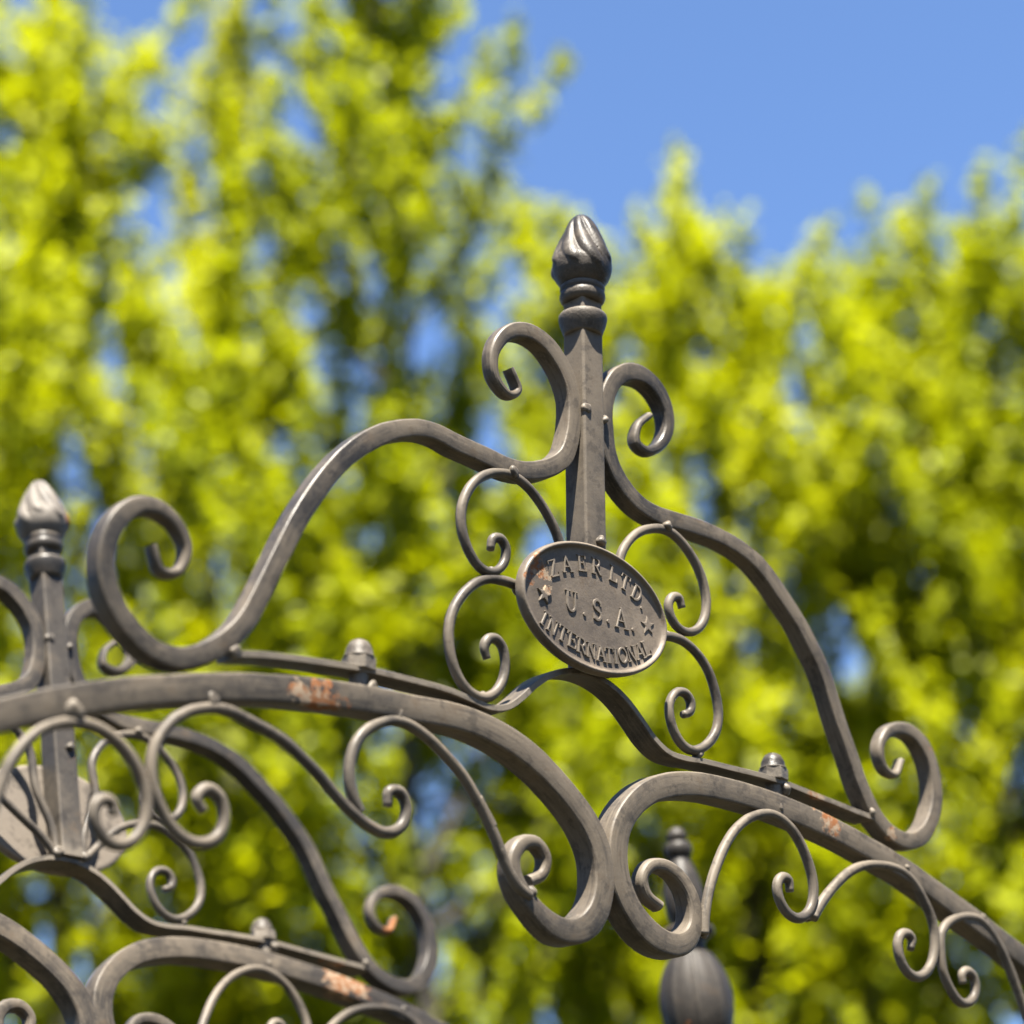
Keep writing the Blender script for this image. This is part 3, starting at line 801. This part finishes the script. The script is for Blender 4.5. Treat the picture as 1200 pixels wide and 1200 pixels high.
# ------------------------------------------------------------------ post with a melon finial beyond the arbor
cam_loc = cam.matrix_world.translation
post_xy = Vector((cam_loc.x + 3.05 * 0.7515, cam_loc.y + 3.05 * 0.6600))
post = bpy.data.objects.new('iron_post', None)
col.objects.link(post)
post.location = (post_xy.x, post_xy.y, 0)
post['label'] = 'iron post topped by a ball and fluted melon finial behind the right arch scroll'
post['category'] = 'post'
iron_post = iron_material('iron_post', [((post_xy.x - 0.035, post_xy.y - 0.015, 2.172), 0.007, 0.25)], dark=(0.009, 0.0085, 0.008), dusty=(0.024, 0.021, 0.018), bias=0.06, bump=0.2)


def uz(y):
    return 2.204 + (1175 - y) * 0.001163


PR = 1 / 900.0
tip = [(0.4, 971.5), (6, 973), (10, 977), (12, 982), (11.2, 986), (9.2, 988.5)]
ring = [(10.5, 989.5), (14, 991.5), (16.3, 995.5), (16.6, 1000), (15.2, 1005), (12.5, 1008.5)]
spindle = [(12, 1009), (12.8, 1013), (16, 1020), (20, 1032), (23, 1046), (24, 1060), (22, 1074), (18.5, 1085), (18, 1089)]
disc = [(17, 1088.5), (28, 1090), (31, 1093), (31, 1097), (27, 1101), (20, 1104.5), (18, 1110), (18.5, 1117), (16, 1119)]
melon = [(14, 1118), (20, 1118.8), (23.5, 1121), (26, 1123), (28, 1127), (33, 1136), (38, 1149), (41, 1163), (42, 1176), (41, 1190), (38, 1204), (33, 1216), (27, 1225), (22, 1229)]
foot = [(20, 1228), (28, 1230), (30, 1234), (29, 1240), (24, 1244), (21, 1248)]


def up(lst, per=4):
    return [tuple(q) for q in catmull([(r * PR, uz(y)) for r, y in lst], per)]


def flutes(a, t, r):
    f = abs(((a + 0.25) * 9 / (2 * math.pi)) % 1.0 - 0.5) * 2
    e = min(1.0, max(0.0, (t - 0.16) * 6)) * min(1.0, max(0.0, (0.95 - t) * 6))
    return r * (1 + e * (0.05 * math.exp(-((1 - f) / 0.16) ** 2) - 0.012))


for nm, lst, seg, fn in (('ball', tip, 28, None), ('ring', ring, 28, None), ('spindle', spindle, 28, None), ('disc', disc, 32, None), ('melon', melon, 108, flutes), ('foot', foot, 28, None)):
    link(nm, bar_mesh(nm, lathe(up(lst), seg, fn)), post, None, iron_post)
link('shaft', bar_mesh('shaft', lathe([(0.0225, uz(1246)), (0.023, uz(1249)), (0.0245, 1.0), (0.0255, 0.14), (0.045, 0.12), (0.05, 0.02), (0.05, -0.05)], 28)), post, None, iron_post)

# ------------------------------------------------------------------ trees
bark = bark_material()
leaf_a = leaf_material('leaf_spring', (0.352, 0.374, 0.0015), (0.110, 0.158, 0.0015))
leaf_d = leaf_material('leaf_yellow', (0.380, 0.388, 0.0015), (0.12, 0.160, 0.0015))
leaf_c = leaf_material('leaf_fill_blocker', (0.030, 0.045, 0.008), (0.012, 0.020, 0.005))  # dark foliage for the added, unseen trees that hold back fill light
leaf_b = leaf_material('leaf_deeper', (0.285, 0.315, 0.0015), (0.062, 0.105, 0.0015))


def tube(path, r0, r1, n=7):
    P = np.array(path, float)
    T = np.gradient(P, axis=0)
    T /= np.linalg.norm(T, axis=1)[:, None] + 1e-9
    ref = np.array([0.31, 0.95, 0.05])
    V, F = [], []
    for i in range(len(P)):
        a = np.cross(T[i], ref)
        a /= np.linalg.norm(a) + 1e-9
        b = np.cross(T[i], a)
        r = r0 + (r1 - r0) * i / (len(P) - 1)
        for j in range(n):
            t = 2 * math.pi * j / n
            V.append(P[i] + (a * math.cos(t) + b * math.sin(t)) * r)
    for i in range(len(P) - 1):
        for j in range(n):
            k = (j + 1) % n
            F.append((i * n + j, i * n + k, (i + 1) * n + k, (i + 1) * n + j))
    return V, F


def grow(p, d, length, steps, up_pull, rng, wob=0.12):
    pts = [np.array(p, float)]
    d = np.array(d, float)
    for _ in range(steps):
        d = d + np.array([0, 0, up_pull]) + rng.randn(3) * wob
        d /= np.linalg.norm(d)
        pts.append(pts[-1] + d * length / steps)
    return pts


def tree(label, az, dist, height, spread, seed, leaf_mat, crown_base=0.16, leaf=0.075, density=105, drop=0.26, limbs=48, trunk_r=0.075, lean=0.0):
    rng = np.random.RandomState(seed)
    bx = cam_loc.x + dist * math.sin(R(az))
    by = cam_loc.y + dist * math.cos(R(az))
    root = bpy.data.objects.new('tree', None)
    col.objects.link(root)
    root.location = (bx, by, 0)
    root['label'] = label
    root['category'] = 'tree'
    root['group'] = 'spring trees behind the arbor'
    steps = 18
    trunk = [np.array([0, 0, -0.1])]
    d = np.array([lean, 0, 1.0])
    for i in range(steps):
        d = np.array([lean + rng.randn() * 0.07, rng.randn() * 0.07, 1.0])
        trunk.append(trunk[-1] + d * (height * 0.97) / steps)
    trunk = np.array(trunk)
    WV, WF = tube(trunk, trunk_r, 0.010, 10)
    shoots = []

    def add_wood(path, r0, r1, n):
        nonlocal WV, WF
        v, f = tube(path, r0, r1, n)
        o = len(WV)
        WV += v
        WF += [tuple(i + o for i in g) for g in f]

    for i in range(limbs):
        t = crown_base + (0.97 - crown_base) * (i + rng.rand() * 0.8) / limbs
        x = t * steps
        k = min(int(x), steps - 1)
        p = trunk[k] + (trunk[k + 1] - trunk[k]) * (x - k)
        a = i * 2.39996 + rng.randn() * 0.35
        xx = (1 - t) / (1 - crown_base)
        L = spread * (0.14 + 1.15 * xx ** 0.72) * (1 - 0.30 * max(0.0, xx - 0.7) / 0.3) * rng.uniform(0.65, 1.2)
        el = R(rng.uniform(12, 46) + 16 * t)
        d0 = (math.cos(el) * math.cos(a), math.cos(el) * math.sin(a), math.sin(el))
        path = grow(p, d0, L, 8, 0.07, rng, 0.13)
        add_wood(path, trunk_r * 0.42 * (1 - t * 0.7) + 0.004, 0.004, 6)
        P = np.array(path)
        # side shoots standing up from the limb
        ns = max(3, int(L * 7.5))
        for s in range(ns):
            q = (s + 0.5 + rng.rand()) / (ns + 0.5) * 8
            if q < 1.2:
                continue
            kk = min(int(q), 7)
            o = P[kk] + (P[kk + 1] - P[kk]) * min(1.0, q - kk)
            if rng.rand() < drop:
                continue
            dd = (P[kk + 1] - P[kk]) * 1.0
            dd = dd / (np.linalg.norm(dd) + 1e-9) * 0.55 + np.array([rng.randn() * 0.6, rng.randn() * 0.6, (0.55 if t < 0.62 else 1.0) + 0.4 * rng.rand()])
            dd /= np.linalg.norm(dd)
            l = rng.uniform(0.28, 0.72) * (0.8 + 0.35 * spread / 1.6)
            sp = grow(o, dd, l, 4, 0.14, rng, 0.10)
            add_wood(sp, 0.0055, 0.002, 4)
            shoots.append((sp, rng.uniform(0.65, 1.25)))
        shoots.append((path[4:], 1.0))
    for s in range(10):
        sp = grow(trunk[-1 - (s % 4)], (rng.randn() * 0.35, rng.randn() * 0.35, 1), rng.uniform(0.5, 1.0), 5, 0.2, rng, 0.08)
        add_wood(sp, 0.007, 0.002, 4)
        shoots.append((sp, 1.2))
    # leaves
    C, S, TINT = [], [], []
    for sp, dens in shoots:
        A = np.array(sp)
        seg = np.linalg.norm(np.diff(A, axis=0), axis=1)
        L = seg.sum()
        m = int(L * density * dens)
        if m < 2:
            continue
        u = rng.rand(m) ** 0.9 * (len(A) - 1)
        k = np.minimum(u.astype(int), len(A) - 2)
        pos = A[k] + (A[k + 1] - A[k]) * (u - k)[:, None]
        rad = 0.125 * (1.0 - 0.45 * u / (len(A) - 1))
        off = rng.randn(m, 3)
        off /= np.linalg.norm(off, axis=1)[:, None]
        pos = pos + off * (rad * rng.rand(m) ** 0.6)[:, None] - np.array([0, 0, 0.015])
        C.append(pos)
        S.append(leaf * rng.uniform(0.6, 1.2, m))
        TINT.append(np.clip(rng.normal(0.50 + 0.20 * (u / (len(A) - 1)), 0.24, m) + rng.normal(0, 0.10), 0, 1))
    C = np.vstack(C)
    S = np.concatenate(S)
    TINT = np.concatenate(TINT)
    m = len(C)
    # leaf blades: mostly facing up and out
    nrm = rng.randn(m, 3) * 0.75 + np.array([0, 0, 0.75])
    out = C - np.array([0, 0, 0])
    out[:, 2] = 0
    out /= np.linalg.norm(out, axis=1)[:, None] + 0.3
    nrm += out * 0.45
    nrm /= np.linalg.norm(nrm, axis=1)[:, None]
    ref = rng.randn(m, 3)
    ax = np.cross(nrm, ref)
    ax /= np.linalg.norm(ax, axis=1)[:, None] + 1e-9
    bx_ = np.cross(nrm, ax)
    V = np.empty((m, 4, 3))
    V[:, 0] = C - ax * (S * 0.55)[:, None]
    V[:, 1] = C + bx_ * (S * 0.36)[:, None] + nrm * (S * 0.12)[:, None]
    V[:, 2] = C + ax * (S * 0.62)[:, None]
    V[:, 3] = C - bx_ * (S * 0.36)[:, None] + nrm * (S * 0.12)[:, None]
    base_i = np.arange(m) * 4
    tri = np.stack([base_i, base_i + 1, base_i + 2, base_i, base_i + 2, base_i + 3], 1).reshape(-1)
    me = bpy.data.meshes.new('crown')
    me.vertices.add(m * 4)
    me.vertices.foreach_set('co', V.reshape(-1))
    me.loops.add(m * 6)
    me.loops.foreach_set('vertex_index', tri.astype(np.int32))
    me.polygons.add(m * 2)
    me.polygons.foreach_set('loop_start', np.arange(0, m * 6, 3, dtype=np.int32))
    at = me.attributes.new('tint', 'FLOAT', 'POINT')
    at.data.foreach_set('value', np.repeat(TINT, 4))
    me.update()
    me.validate()
    link('trunk', mesh_from('trunk', WV, WF), root, None, bark)
    link('crown', me, root, None, leaf_mat)
    return m


TREES = [
    # label, azimuth, distance, height, spread, seed, leaf material, options
    ('tall tree with a dark leader rising out of the top of the picture', 41.5, 10.5, 10.9, 1.85, 11, leaf_b, {'limbs': 66}),
    ('broad bright tree filling the upper left corner', 33.8, 11.0, 9.9, 2.5, 23, leaf_a, {'limbs': 60}),
    ('slim spiky tree between the upper left corner and the dark leader', 36.6, 12.5, 11.3, 1.4, 29, leaf_d, {}),
    ('tree whose leafy tip stands just above and left of the bud finial', 46.2, 12.0, 9.2, 1.8, 37, leaf_a, {}),
    ('bushy tree just right of the bud finial', 50.5, 12.0, 8.9, 2.4, 41, leaf_a, {'limbs': 60}),
    ('tree with the highest twigs of the right side and a bare trunk', 56.6, 12.0, 8.6, 2.2, 53, leaf_b, {'crown_base': 0.40, 'limbs': 56}),
    ('bright tree cut by the right edge of the picture', 60.3, 12.5, 8.3, 2.0, 67, leaf_a, {'crown_base': 0.52}),
    ('bright tree cut by the left edge of the picture', 30.4, 12.5, 9.6, 2.0, 71, leaf_a, {}),
    ('farther tree behind the middle of the arch, below the finial', 48.5, 16.0, 8.4, 2.7, 83, leaf_a, {'crown_base': 0.12}),
    ('farther tree behind the lower left scrolls', 38.8, 16.0, 9.0, 2.7, 97, leaf_b, {'crown_base': 0.12}),
    ('farther tree behind the lower right end of the arch', 52.8, 16.5, 7.8, 1.9, 101, leaf_a, {'crown_base': 0.12}),
]
total = 0
for (lab, az, dist, h, sp, seed, mat, kw) in TREES:
    total += tree(lab, az, dist, h, sp, seed, mat, **kw)
print('leaves', total)

# unseen dark trees, added beside and behind the camera to cut fill light
seen = [o for o in list(col.objects) if o.name.startswith('tree') and o.parent is None]
for i, (az, dist) in enumerate(((5, 11), (-22, 10), (-48, 11), (-75, 10), (82, 11), (108, 10.5), (135, 12), (162, 11), (190, 12), (218, 12), (245, 11), (-100, 11))):
    src = seen[(i * 5 + 1) % len(seen)]
    kids = list(src.children)
    r = src.copy()
    col.objects.link(r)
    r.location = (cam_loc.x + dist * math.sin(R(az)), cam_loc.y + dist * math.cos(R(az)), 0)
    r.rotation_euler.z = i * 1.7
    r['label'] = 'unseen dark tree added beside or behind the viewer to cut fill light'
    r['group'] = 'unseen trees added to block light'
    for k in kids:
        c = k.copy()
        col.objects.link(c)
        c.parent = r
        if c.name.startswith('crown'):
            c.material_slots[0].link = 'OBJECT'
            c.material_slots[0].material = leaf_c
